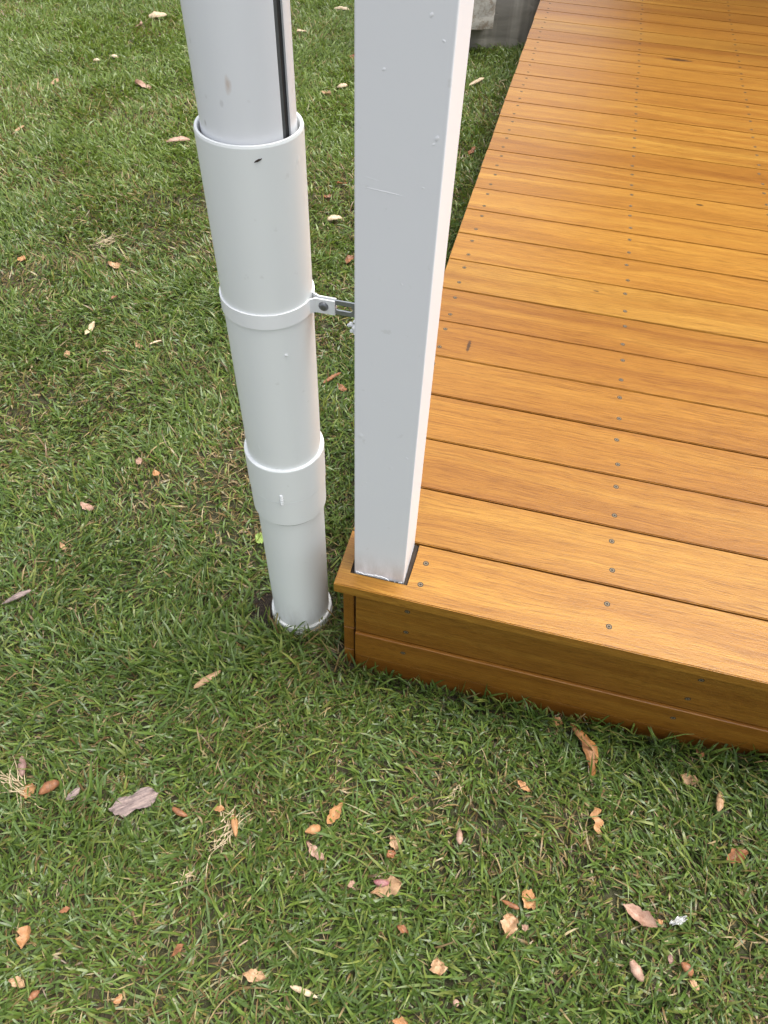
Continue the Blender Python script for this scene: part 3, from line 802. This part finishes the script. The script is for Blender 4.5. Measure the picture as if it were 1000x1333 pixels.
# ---------------------------------------------------------------- fallen leaves
LEAVES = [
    ('curl', 'mauve', -0.499, -0.346, 0.037, 0.015, -0.98, 'small mauve-brown pointed leaf standing upright at the left photo edge, above an orange leaf'),
    ('flat', 'orange', -0.463, -0.383, 0.029, 0.021, 0.59, 'bright orange crumpled leaf beside the pale straw clump at left photo edge'),
    ('curl', 'rust', -0.430, -0.369, 0.035, 0.020, 0.94, 'rust-brown curled leaf between an orange leaf and the purple-grey bark flake'),
    ('bark', 'bark', -0.272, -0.352, 0.074, 0.032, 0.65, 'large purple-grey bark flake lying in the lower left lawn'),
    ('curl', 'bark', -0.384, -0.368, 0.028, 0.014, 1.14, 'dull purple-grey leaf half sunk in grass just left of the bark flake'),
    ('curl', 'rust', -0.185, -0.348, 0.030, 0.011, -0.20, 'rusty leaf scraps sunk in grass right of the purple-grey bark flake'),
    ('flat', 'orange', -0.119, -0.326, 0.021, 0.010, 0.07, 'tiny orange leaf fragment touching the top of the straw and leaf clump'),
    ('curl', 'orange', -0.081, -0.346, 0.037, 0.012, -1.05, 'narrow orange leaf tangled in the pale straw left of the lower lawn centre'),
    ('flat', 'rust', -0.305, -0.538, 0.016, 0.008, 0.47, 'tiny rust fragment above the orange hooked leaf in the lower left lawn'),
    ('fold', 'orange', -0.343, -0.589, 0.030, 0.021, -1.29, 'hooked bright orange leaf in the lower left corner of the lawn'),
    ('flat', 'tan', -0.321, -0.647, 0.027, 0.012, -0.02, 'flat tan-orange leaf nearest the bottom left corner'),
    ('curl', 'rust', -0.287, -0.655, 0.017, 0.011, 1.04, 'small rust curled leaf just right of the bottom left corner leaf'),
    ('flat', 'tan', 0.030, -0.547, 0.034, 0.016, 0.13, 'domed tan leaf alone near the bottom edge left of centre'),
    ('flat', 'orange', -0.162, -0.627, 0.014, 0.010, 1.23, 'narrow orange leaf near the bottom edge, left of the domed tan leaf'),
    ('curl', 'cream', 0.113, -0.548, 0.043, 0.009, -0.08, 'cream curled leaf with thin straw ends near the bottom edge'),
    ('flat', 'rust', -0.100, -0.545, 0.024, 0.010, 0.86, 'rust leaf sliver half hidden in grass above the domed tan leaf'),
    ('curl', 'tan', -0.240, -0.095, 0.057, 0.016, 0.89, 'long tan rolled leaf lying on the lawn in front of the pipe base'),
    ('fold', 'orange', 0.083, -0.280, 0.043, 0.017, 1.24, 'folded orange leaf standing steeply, left of the lower lawn centre'),
    ('curl', 'orange', 0.054, -0.316, 0.027, 0.017, 0.60, 'curled orange leaf touching the grass left of the steep folded orange leaf'),
    ('flat', 'pink', 0.069, -0.348, 0.040, 0.014, -0.49, 'pink-brown pointed leaf below the curled orange leaf in the lower lawn'),
    ('flat', 'tan', 0.200, -0.299, 0.023, 0.016, -0.79, 'upper of two small tan leaves near the lower lawn centre'),
    ('flat', 'rust', 0.199, -0.319, 0.016, 0.013, 0.82, 'lower of two small leaves near the lower lawn centre, rusty'),
    ('flat', 'tan', 0.203, -0.373, 0.051, 0.027, 0.48, 'broad rounded tan leaf with dark specks in the lower lawn centre'),
    ('curl', 'plum', 0.193, -0.366, 0.026, 0.012, 0.21, 'plum-coloured rolled leaf resting behind the broad rounded tan leaf'),
    ('flat', 'pink', 0.145, -0.383, 0.016, 0.011, 0.18, 'tiny pinkish fragment left of the broad rounded tan leaf'),
    ('curl', 'pink', 0.310, -0.259, 0.027, 0.012, -1.39, 'small pink petal-like leaf standing right of the lower lawn centre'),
    ('flat', 'orange', 0.410, -0.146, 0.026, 0.011, -0.46, 'small orange sliver in the lawn in front of the deck'),
    ('flat', 'orange', 0.444, -0.329, 0.030, 0.027, -0.28, 'squarish orange leaf right of the lower lawn centre'),
    ('curl', 'rust', 0.412, -0.345, 0.030, 0.009, -0.22, 'dark rust strip between the squarish orange leaf and the oval tan leaf'),
    ('flat', 'tan', 0.415, -0.379, 0.034, 0.024, -1.74, 'oval veined tan leaf below the squarish orange leaf'),
    ('flat', 'pink', 0.440, -0.373, 0.011, 0.010, -0.37, 'tiny pink flake touching the right side of the oval veined tan leaf'),
    ('flat', 'tan', 0.311, -0.463, 0.025, 0.023, -1.23, 'triangular tan leaf near the bottom edge in the middle'),
    ('flat', 'orange', 0.268, -0.549, 0.024, 0.013, 0.09, 'orange leaf cut by the bottom photo edge'),
    ('pebble', 'pink', 0.347, -0.504, 0.010, 0.007, 0.25, 'tiny round pink pebble below the triangular tan leaf'),
    ('flat', 'rust', 0.244, -0.426, 0.019, 0.010, -0.16, 'rust leaf scrap half hidden below the broad rounded tan leaf'),
    ('flat', 'orange', 0.458, -0.000, 0.026, 0.015, -0.25, 'small bright orange leaf right against the deck front'),
    ('arc', 'amber', 0.510, -0.048, 0.097, 0.022, -1.08, 'long curved amber-brown leaf lying in front of the deck'),
    ('flat', 'tan', 0.711, -0.052, 0.029, 0.019, -0.21, 'small curled tan leaf in front of the deck, near the right photo edge'),
    ('curl', 'tan', 0.760, -0.085, 0.043, 0.014, -1.78, 'upright rolled tan-brown leaf by the right photo edge below the deck'),
    ('zig', 'orange', 0.546, -0.174, 0.044, 0.016, -1.29, 'crinkled zigzag orange leaf in the lawn below the long curved amber leaf'),
    ('fold', 'rust', 0.788, -0.175, 0.042, 0.019, 0.62, 'folded rust-brown leaf by the right photo edge, alone in dry grass'),
    ('fold', 'pink', 0.625, -0.310, 0.054, 0.022, -0.40, 'large pink-brown folded leaf with a red stripe, lower right lawn'),
    ('flat', 'orange', 0.658, -0.310, 0.010, 0.007, -0.88, 'tiny orange chip right of the large pink-brown folded leaf'),
    ('curl', 'pink', 0.622, -0.389, 0.032, 0.018, -0.84, 'boat-shaped pinkish leaf below the large pink-brown folded leaf'),
    ('curl', 'rust', 0.700, -0.368, 0.022, 0.016, -0.62, 'brown rolled leaf right of the boat-shaped pinkish leaf'),
    ('flat', 'mauve', 0.675, -0.361, 0.012, 0.012, -0.33, 'small mauve scrap between the boat-shaped leaf and the brown rolled leaf'),
    ('flat', 'tan', 0.711, -0.387, 0.018, 0.010, -0.52, 'small tan scrap below the brown rolled leaf'),
    ('flat', 'rust', 0.730, 0.001, 0.018, 0.014, -0.56, 'little rust fragment close to the deck front near the right photo edge'),
    ('curl', 'cream', -2.066, 3.517, 0.117, 0.086, 0.14, 'cream and dark curled leaf at the top of the lawn left of the downpipe'),
    ('flat', 'pink', -2.094, 3.347, 0.049, 0.071, -0.16, 'small pink leaf just below the cream and dark curled leaf at top'),
    ('flat', 'tan', -2.114, 2.523, 0.061, 0.039, 1.45, 'small tan leaf with a thin stem in the upper left lawn'),
    ('flat', 'pink', -1.706, 2.608, 0.080, 0.082, 0.56, 'flat pinkish-tan leaf in the upper left lawn level with the downpipe'),
    ('curl', 'tan', -1.983, 2.016, 0.101, 0.024, 1.59, 'thin tan rolled leaf near the left photo edge, upper lawn'),
    ('curl', 'pink', -1.306, 2.115, 0.108, 0.056, 0.73, 'pink-brown rolled leaf close to the left of the pipe rim'),
    ('curl', 'cream', -2.072, 2.840, 0.040, 0.038, 0.08, 'left one of two cream slivers in the top left lawn'),
    ('curl', 'cream', -2.008, 2.907, 0.040, 0.039, 0.08, 'right one of two cream slivers in the top left lawn'),
    ('flat', 'orange', -1.431, 1.153, 0.034, 0.034, 0.02, 'ragged orange leaf at the left photo edge above the lawn middle'),
    ('flat', 'tan', -1.129, 1.217, 0.043, 0.061, 0.74, 'rounded tan leaf in the lawn left of the pipe, above its clamp'),
    ('flat', 'rust', -1.036, 1.043, 0.028, 0.020, 1.42, 'tiny red-rust leaf below the rounded tan leaf'),
    ('fold', 'cream', -1.037, 0.883, 0.067, 0.026, 1.59, 'cream bent leaf level with the pipe clamp in the left lawn'),
    ('flat', 'tan', -1.043, 0.760, 0.023, 0.029, 0.94, 'small tan leaf below left of the cream bent leaf'),
    ('flat', 'tan', -0.856, 0.847, 0.031, 0.023, -0.33, 'small tan-orange leaf left of the pipe just below clamp height'),
    ('curl', 'cream', -0.817, 0.876, 0.041, 0.011, 0.85, 'thin cream straw beside the small tan-orange leaf below clamp height'),
    ('flat', 'pink', -0.642, 0.417, 0.017, 0.017, 0.59, 'small pink leaf in the lawn level with the coupling top'),
    ('flat', 'orange', -0.579, 0.386, 0.017, 0.018, 0.93, 'tiny orange leaf in the lawn left of the pipe coupling'),
    ('flat', 'pink', -0.690, 0.243, 0.035, 0.019, -0.14, 'pale pinkish leaf in the left lawn level with the lower coupling edge'),
    ('flat', 'tan', -0.693, 0.129, 0.023, 0.010, -0.59, 'small tan chip in the left lawn below the pale pinkish leaf'),
    ('curl', 'bark', -0.713, -0.023, 0.060, 0.015, 0.74, 'long grey-brown stick-like leaf at the left photo edge, middle lawn'),
    ('flat', 'lime', -0.259, 0.262, 0.022, 0.025, 0.48, 'fresh yellow-green leaf tucked behind the lower pipe'),
    ('curl', 'rust', -0.266, 0.869, 0.082, 0.022, 1.12, 'orange-brown rolled leaf seen between pipe and post below the clamp'),
    ('flat', 'rust', -0.227, 0.834, 0.040, 0.027, -0.33, 'brown flat leaf touching the post outline below the orange-brown rolled leaf'),
    ('curl', 'cream', -1.147, 3.989, 0.108, 0.050, -0.16, 'cream stick at the top of the lawn between downpipe and post'),
    ('flat', 'cream', -1.240, 3.541, 0.069, 0.051, 0.90, 'cream scraps close to the right side of the downpipe near the top'),
    ('fold', 'tan', -0.879, 2.804, 0.069, 0.044, -0.38, 'tan forked leaf between downpipe and post, above the pipe rim'),
    ('curl', 'cream', -0.831, 2.912, 0.059, 0.044, 0.66, 'cream curled leaf between downpipe and post, right of the tan forked leaf'),
    ('flat', 'rust', -0.892, 3.296, 0.041, 0.071, 0.60, 'reddish leaf half hidden behind the left post edge near the top'),
    ('flat', 'rust', -0.383, 1.476, 0.045, 0.040, 0.99, 'orange-brown leaf half hidden behind the post above the bracket'),
    ('curl', 'cream', -0.514, 1.722, 0.061, 0.048, 0.58, 'cream curled leaf between pipe and post, below the pipe rim'),
    ('flat', 'rust', -0.588, 1.878, 0.044, 0.038, 1.05, 'brown ragged leaf right of the pipe just above a cream curled leaf'),
    ('flat', 'rust', -0.563, 1.985, 0.066, 0.032, 1.17, 'small brown leaf near the left post edge, below rim height'),
    ('curl', 'cream', -0.224, 3.159, 0.116, 0.036, 0.95, 'cream twig on the grass between post and deck edge'),
    ('fold', 'rust', -0.121, 2.424, 0.069, 0.033, 1.30, 'red-brown leaf on the grass strip between post and deck'),
    ('tuft', 'straw', -0.491, -0.378, 0.080, 0.019, 2.80, 'pale straw clump at the left photo edge of the lower lawn'),
    ('tuft', 'straw', -0.088, -0.348, 0.061, 0.025, 1.23, 'pale straw clump with orange leaf bits left of the lower lawn centre'),
    ('tuft', 'straw', -0.133, -0.443, 0.031, 0.010, 0.64, 'small white straw scraps in the lower left lawn'),
    ('tuft', 'straw', 0.284, -0.186, 0.038, 0.011, 1.20, 'star-shaped straw tuft in the lawn in front of the deck'),
    ('tuft', 'straw', -1.224, 1.338, 0.096, 0.059, 0.85, 'dry straw patch in the left lawn below pipe-rim height'),
    ('scrap', 'clear', 0.689, -0.300, 0.048, 0.015, 0.56, 'crumpled clear and white plastic scrap in the lower right lawn'),
]
lr = random.Random(21)
def leaf_mesh(kind, L, W):
    nu, nv = 14, 7
    ph = lr.uniform(0, 6); skew = lr.uniform(-0.3, 0.3); asym = lr.uniform(0.38, 0.6)
    top = {}
    for i in range(nu + 1):
        t = i / nu
        if kind in ('bark',):
            w = 0.46 + 0.05 * math.sin(t * 11 + ph) + lr.uniform(-0.05, 0.05)
            w *= min(1, 3.2 * t + 0.25, 5 * (1 - t) + 0.5)
        elif kind == 'zig':
            w = (0.30 + 0.18 * abs(math.sin(t * 7 + 0.6))) * min(1, 5 * t + 0.1, 5 * (1 - t) + 0.1)
        else:
            s = t ** (math.log(0.5) / math.log(asym))
            w = 0.5 * math.sin(math.pi * min(max(s, 0), 1)) ** (0.75 if kind in ('flat', 'fold') else 0.55)
            q = 0.4 if kind == 'curl' else 1.0
            w *= 1 + q * 0.15 * math.sin(t * 13 + ph) + q * 0.12 * math.sin(t * 27 + 2 * ph)
            w = max(w, 0.025)
        for j in range(nv + 1):
            s = j / nv * 2 - 1
            x = (t - 0.5) * L
            y = s * w * W + skew * W * 0.35 * math.sin(math.pi * t)
            z = 0.0
            if kind == 'arc':
                y += 0.20 * L * math.sin(math.pi * t); z = 0.16 * W * (1 - s * s)
            if kind == 'curl':
                ang = s * 1.35
                rad = w * W / 1.1
                y = rad * math.sin(ang) + skew * W * 0.35 * math.sin(math.pi * t); z = rad * (math.cos(ang)) * 0.9
                if lr is None: pass
            if kind == 'fold':
                z += abs(s) * w * W * 0.85 - 0.12 * L * math.cos((t - .5) * 5)
            if kind == 'flat':
                z += 0.16 * W * s * s * math.sin(2.2 * t + ph) + 0.10 * L * math.sin(t * 4 + ph) + 0.07 * W * math.sin(s * 5 + t * 8 + ph) + 0.10 * W * abs(s)
            if kind == 'bark':
                z += 0.14 * W * (1 - s * s) + 0.05 * W * math.sin(t * 12 + s * 5) + (0.10 * W if s > 0.2 else 0); x += lr.uniform(-1, 1) * 0.02 * L * (1 if 0 < i < nu else 2.4); y += lr.uniform(-1, 1) * 0.05 * W
            if kind == 'zig':
                y += 0.22 * W * math.sin(t * 14); z += 0.25 * W * abs(math.sin(t * 10)) + 0.2 * W * s * math.sin(t * 7)
            z += lr.uniform(-1, 1) * 0.035 * W
            top[i, j] = (x, y, z)
    bm = bmesh.new()
    thk = 0.0011 if kind == 'bark' else 0.0005
    A = {k: bm.verts.new(v) for k, v in top.items()}
    B = {k: bm.verts.new((v[0], v[1], v[2] - thk)) for k, v in top.items()}
    for i in range(nu):
        for j in range(nv):
            bm.faces.new((A[i, j], A[i + 1, j], A[i + 1, j + 1], A[i, j + 1]))
            bm.faces.new((B[i, j + 1], B[i + 1, j + 1], B[i + 1, j], B[i, j]))
    rim = [(i, 0) for i in range(nu + 1)] + [(nu, j) for j in range(1, nv + 1)] + [(i, nv) for i in range(nu - 1, -1, -1)] + [(0, j) for j in range(nv - 1, 0, -1)]
    for k in range(len(rim)):
        a, b = rim[k], rim[(k + 1) % len(rim)]
        bm.faces.new((A[a], B[a], B[b], A[b]))
    return bm

def tuft_mesh(L, W, nb=26):
    bm = bmesh.new()
    for _ in range(nb):
        x0 = lr.gauss(0, 0.26) * L; y0 = lr.gauss(0, 0.3) * W
        h = lr.gauss(0, 0.5) + (math.pi if lr.random() < .5 else 0)
        ln = lr.uniform(0.25, 0.7) * max(L, 0.03); wd = lr.uniform(0.0005, 0.0013)
        c = lr.gauss(0, 0.8); e = lr.uniform(0.0, 0.4)
        pr = None; px_, py_, pz_ = x0, y0, lr.uniform(-0.004, 0.006)
        for k in range(6):
            t = k / 5; a = h + c * t
            ww = wd * (1 - 0.75 * t)
            nx_, ny_ = -math.sin(a) * ww, math.cos(a) * ww
            q = [bm.verts.new((px_ + nx_, py_ + ny_, pz_)), bm.verts.new((px_, py_, pz_ + ww * 0.5)), bm.verts.new((px_ - nx_, py_ - ny_, pz_))]
            if pr:
                for m_ in range(3):
                    bm.faces.new((pr[m_], pr[(m_ + 1) % 3], q[(m_ + 1) % 3], q[m_]))
            pr = q
            px_ += math.cos(a) * ln / 5; py_ += math.sin(a) * ln / 5; pz_ += ln / 5 * (e * (1 - 1.6 * t))
    return bm

def scrap_mesh(L, W):
    bm = bmesh.new()
    bmesh.ops.create_grid(bm, x_segments=12, y_segments=8, size=0.5)
    for v in bm.verts:
        x, y = v.co.x, v.co.y
        v.co = Vector((x * L * (1 + .2 * math.sin(9 * y)), y * W * (1 + .3 * math.sin(8 * x + 1)), 0.004 * math.sin(14 * x + 5 * y) + 0.003 * math.sin(17 * y - 9 * x) + lr.uniform(-1, 1) * 0.0015))
    r = bmesh.ops.extrude_face_region(bm, geom=bm.faces[:])
    for g in r['geom']:
        if isinstance(g, bmesh.types.BMVert):
            g.co.z += 0.0006
    return bm

NAMES = {'bark': 'bark_flake', 'tuft': 'straw_clump', 'scrap': 'plastic_scrap', 'pebble': 'pebble'}
CATS = {'bark': 'bark', 'tuft': 'dry grass', 'scrap': 'plastic', 'pebble': 'pebble'}
GROUPS = {'tuft': 'straw clumps in the lawn'}
foot = []
for kind, colr, x, y, L, W, h, label in LEAVES:
    gz = float(ground_h(x, y))
    if kind not in ('tuft', 'scrap', 'pebble'):
        L *= 1.10; W *= 1.12
    if y > 0.6 and kind != 'tuft':
        W = W * 0.6; L = L * 0.85
    if kind == 'tuft':
        bm = tuft_mesh(L, W, 34 if L > 0.05 else 16)
    elif kind == 'scrap':
        bm = scrap_mesh(L * 0.6, W * 0.6)
    elif kind == 'pebble':
        bm = bmesh.new(); bmesh.ops.create_icosphere(bm, subdivisions=3, radius=L / 2)
        for v in bm.verts:
            v.co.z *= 0.7; v.co += Vector((lr.uniform(-1, 1), lr.uniform(-1, 1), lr.uniform(-1, 1))) * L * 0.02
    else:
        bm = leaf_mesh(kind, L, W)
    tilt = 0.22 if kind in ('flat', 'curl', 'fold') else 0.08
    o = new_obj(NAMES.get(kind, 'fallen_leaf'), from_bm('fallen_leaf', bm, kind not in ('scrap',)), M['leaf_' + colr], None,
                (x, y, gz + (0.019 if kind != 'tuft' else 0.014)), (lr.uniform(-tilt, tilt), lr.uniform(-tilt, tilt), h))
    tag(o, label, CATS.get(kind, 'leaf'), GROUPS.get(kind, 'fallen leaves on the lawn' if kind not in ('scrap', 'pebble', 'bark') else None))
    foot.append((x, y, L, W, h, kind))

# ---------------------------------------------------------------- lawn
def lawn():
    BX, BY = (-4.0, 1.9), (-1.4, 5.3)
    area = (BX[1] - BX[0]) * (BY[1] - BY[0])
    n = int(area * 38000)
    x = rng.uniform(*BX, n); y = rng.uniform(*BY, n)
    # distance and view
    rx, ry, rz = x - CAM.x, y - CAM.y, -CAM.z
    dep = rx * fwd.x + ry * fwd.y + rz * fwd.z
    sxp = 500 + 919 * (rx * right.x + ry * right.y + rz * right.z) / np.maximum(dep, .05)
    syp = 666.5 - 919 * (rx * up.x + ry * up.y + rz * up.z) / np.maximum(dep, .05)
    out = np.maximum.reduce([-sxp, sxp - 1000, -syp, syp - 1333, np.zeros(n)])
    out[dep < .1] = 3000
    dist = np.sqrt(rx ** 2 + ry ** 2 + rz ** 2)
    dens = np.clip(1.55 / dist, 0, 1) ** 0.75
    dens *= np.where(out < 90, 1.0, np.where(out < 500, 0.30, 0.10))
    # patchiness
    dry = 0.55 * vnoise(x, y, 3.1) + 0.30 * vnoise(x + 9, y, 8.5) + 0.15 * vnoise(x, y + 5, 23)
    dry = dry + 0.22 * np.exp(-(((x + 0.33) / 0.16) ** 2 + ((y - 0.42) / 0.30) ** 2))
    dry = dry + 0.12 * np.exp(-(((x - 0.75) / 0.3) ** 2 + ((y + 0.30) / 0.25) ** 2))
    dry = dry + 0.25 * np.exp(-(((x + 0.17) / 0.035) ** 2 + ((y - 0.10) / 0.05) ** 2))
    dry = dry - 0.20 * np.exp(-(((x + 0.19) / 0.16) ** 2 + ((y + 0.02) / 0.14) ** 2))
    dry = dry - 0.10 * sstep(1.2, 2.6, y)
    lush = np.exp(-(((x + 0.22) / 0.17) ** 2 + ((y + 0.02) / 0.11) ** 2)) + 0.6 * np.exp(-(((y - 0.03) / 0.05) ** 2)) * (x > 0.3)
    dens *= 1 - 0.45 * sstep(0.58, 0.75, dry)
    bare = np.exp(-(((x + 0.192) / 0.026) ** 2 + ((y - 0.105) / 0.042) ** 2))
    dens *= 1 - np.clip(1.6 * bare, 0, 0.97)
    keep = rng.random(n) < dens
    # no lawn under the deck, in the pipe, in the wall
    keep &= ~((x > 0.006) & (y > 0.0185))
    keep &= np.hypot(x - PX, y - PY) > R + 0.008
    wl = (x - wall_o.x) * -math.sin(wa) + (y - wall_o.y) * math.cos(wa)
    wu = (x - wall_o.x) * math.cos(wa) + (y - wall_o.y) * math.sin(wa)
    keep &= ~((wl > -0.01) & (wl < 0.2) & (wu > -0.57))
    x, y, dist, dry, lush, out = (a[keep] for a in (x, y, dist, dry, lush, out))
    n = len(x)
    far = np.clip(dist / 1.6, 1, 2.6)
    cls = rng.random(n)
    p_dry = np.clip(0.13 + 0.90 * (dry - 0.44), 0.06, 0.6)
    is_dry = cls < p_dry
    thatch = is_dry & (rng.random(n) < 0.6)
    ln = rng.gamma(7, 0.0042, n) * (1 + 0.55 * lush)
    ln *= np.where(rng.random(n) < 0.06, 1.5, 1.0) * (0.72 + 0.6 * vnoise(x + 21, y + 4, 9.0))
    ln = np.clip(ln, 0.010, 0.085)
    wd = rng.uniform(0.0013, 0.0027, n) * (1 + 0.40 * lush)
    wd[is_dry] *= 0.7
    wd *= far ** 0.35
    head = rng.uniform(0, 2 * np.pi, n)
    swirl = 2 * np.pi * vnoise(x + 3, y + 7, 4.0)
    use = rng.random(n) < 0.45
    head[use] = swirl[use] + rng.normal(0, 0.6, use.sum())
    e0 = np.radians(rng.uniform(18, 80, n))
    e0 = e0.copy(); e0[thatch] = np.radians(rng.uniform(2, 25, thatch.sum()))
    e0 = e0 + (np.radians(80) - e0) * 0.45 * sstep(1.9, 3.2, dist)
    bend = np.radians(rng.uniform(15, 85, n))
    bend[thatch] *= 0.3
    # blades pressed down under leaves
    press = np.ones(n)
    for (fx, fy, L, W, h, kind) in foot:
        sel = np.where(np.hypot(x - fx, y - fy) < L)[0]
        u = (x[sel] - fx) * math.cos(h) + (y[sel] - fy) * math.sin(h)
        v = -(x[sel] - fx) * math.sin(h) + (y[sel] - fy) * math.cos(h)
        ins = (np.abs(u) < L * 0.56) & (np.abs(v) < W * 0.62)
        press[sel[ins]] = 0.45 if kind != 'tuft' else 0.7
    wd *= rng.uniform(0.6, 1.25, n)
    e0 *= press; ln *= np.where(press < 1, 0.75, 1)
    # beside the fascia and pipe blades lean away
    near = (np.hypot(x - PX, y - PY) < R + 0.035)
    away = np.arctan2(y - PY, x - PX)
    head[near] = away[near] + rng.normal(0, 1.2, near.sum())
    fr = near & (y < PY - 0.02)
    e0[fr] = np.radians(rng.uniform(50, 88, fr.sum())); head[fr] = rng.uniform(0, 2 * np.pi, fr.sum()); ln[fr] *= 1.15
    nf = (x > 0) & (y > -0.03)
    head[nf] = -np.pi / 2 + rng.normal(0, 1.5, nf.sum())
    edge = (x > -0.01) & (y > -0.004) & (y < 0.03)
    e0[edge] = np.radians(rng.uniform(55, 88, edge.sum())); ln[edge] *= 1.25; bend[edge] *= 0.6
    ns = (y > 0.02) & (x > -0.03)
    head[ns] = np.pi + rng.normal(0, 0.9, ns.sum())
    z = ground_h(x, y) - 0.002 + rng.uniform(0, 0.008, n)
    T = np.array([0, 0.34, 0.68, 1.0]); WP = np.array([0.75, 1.0, 0.72])
    P = np.zeros((n, 4, 3)); P[:, 0] = np.stack([x, y, z], -1)
    side_turn = rng.normal(0, 0.35, n)
    for k in range(1, 4):
        tm = (T[k] + T[k - 1]) / 2
        el = e0 - bend * tm * 1.1
        hd = head + side_turn * tm
        st = ln * (T[k] - T[k - 1])
        P[:, k, 0] = P[:, k - 1, 0] + np.cos(el) * np.cos(hd) * st
        P[:, k, 1] = P[:, k - 1, 1] + np.cos(el) * np.sin(hd) * st
        P[:, k, 2] = P[:, k - 1, 2] + np.sin(el) * st
    P[:, :, 2] = np.maximum(P[:, :, 2], ground_h(P[:, :, 0], P[:, :, 1]) + 0.001)
    roll = rng.normal(0, 0.65, n)
    ax = P[:, 3] - P[:, 0]; ax /= np.linalg.norm(ax, axis=1)[:, None] + 1e-9
    s0 = np.stack([-np.sin(head), np.cos(head), np.zeros(n)], -1)
    nn = np.cross(ax, s0)
    sd = s0 * np.cos(roll)[:, None] + nn * np.sin(roll)[:, None]
    V = np.zeros((n, 7, 3))
    for k in range(3):
        V[:, 2 * k] = P[:, k] - sd * (wd * WP[k])[:, None]
        V[:, 2 * k + 1] = P[:, k] + sd * (wd * WP[k])[:, None]
    V[:, 6] = P[:, 3]
    base = np.arange(n)[:, None] * 7
    loops = (base + np.array([0, 1, 3, 2, 2, 3, 5, 4, 4, 5, 6])[None]).reshape(-1)
    starts = (np.arange(n)[:, None] * 11 + np.array([0, 4, 8])[None]).reshape(-1)
    totals = np.tile([4, 4, 3], n)
    me = bpy.data.meshes.new('lawn_grass')
    me.vertices.add(n * 7); me.vertices.foreach_set('co', V.reshape(-1))
    me.loops.add(n * 11); me.loops.foreach_set('vertex_index', loops.astype(np.int32))
    me.polygons.add(n * 3)
    me.polygons.foreach_set('loop_start', starts.astype(np.int32))
    me.polygons.foreach_set('loop_total', totals.astype(np.int32))
    me.polygons.foreach_set('use_smooth', np.ones(n * 3, bool))
    me.update(calc_edges=True)
    # pigment of every blade
    green = np.array([[0.055, 0.100, 0.025], [0.076, 0.128, 0.030], [0.108, 0.158, 0.038], [0.072, 0.116, 0.047], [0.150, 0.180, 0.052]])
    gi = rng.choice(5, n, p=[.28, .28, .20, .14, .10])
    c = green[gi] * rng.uniform(0.75, 1.25, n)[:, None] * np.array([1.24, 1.20, 0.98])
    yl = np.clip(vnoise(x, y, 2.3) * 0.6 + 0.9 * sstep(0.6, 2.6, y) * sstep(0.2, -0.6, x) - 0.1, 0, 1.4)
    c = c * (1 - 0.35 * yl[:, None]) + 0.35 * yl[:, None] * np.array([0.215, 0.292, 0.060])
    straw = np.array([[0.36, 0.27, 0.13], [0.25, 0.17, 0.075], [0.17, 0.105, 0.05], [0.42, 0.34, 0.19], [0.20, 0.17, 0.05]])
    si = rng.choice(5, n, p=[.24, .26, .2, .08, .22])
    c[is_dry] = (straw[si] * rng.uniform(0.7, 1.2, n)[:, None])[is_dry]
    at = me.color_attributes.new('tint', 'FLOAT_COLOR', 'POINT')
    rgba = np.ones((n, 7, 4)); rgba[:, :, :3] = c[:, None, :]
    tipdry = (rng.random(n) < 0.18) & ~is_dry
    rgba[tipdry, 6, :3] = [0.26, 0.20, 0.09]
    rgba[:, 0:2, :3] *= np.array([1.05, 1.0, 0.9])
    at.data.foreach_set('color', rgba.reshape(-1))
    o = new_obj('lawn_grass', me, M['grass'])
    tag(o, 'green lawn grass with dry straw blades surrounding the deck', 'grass', None, 'stuff')
    print('blades', n)
lawn()
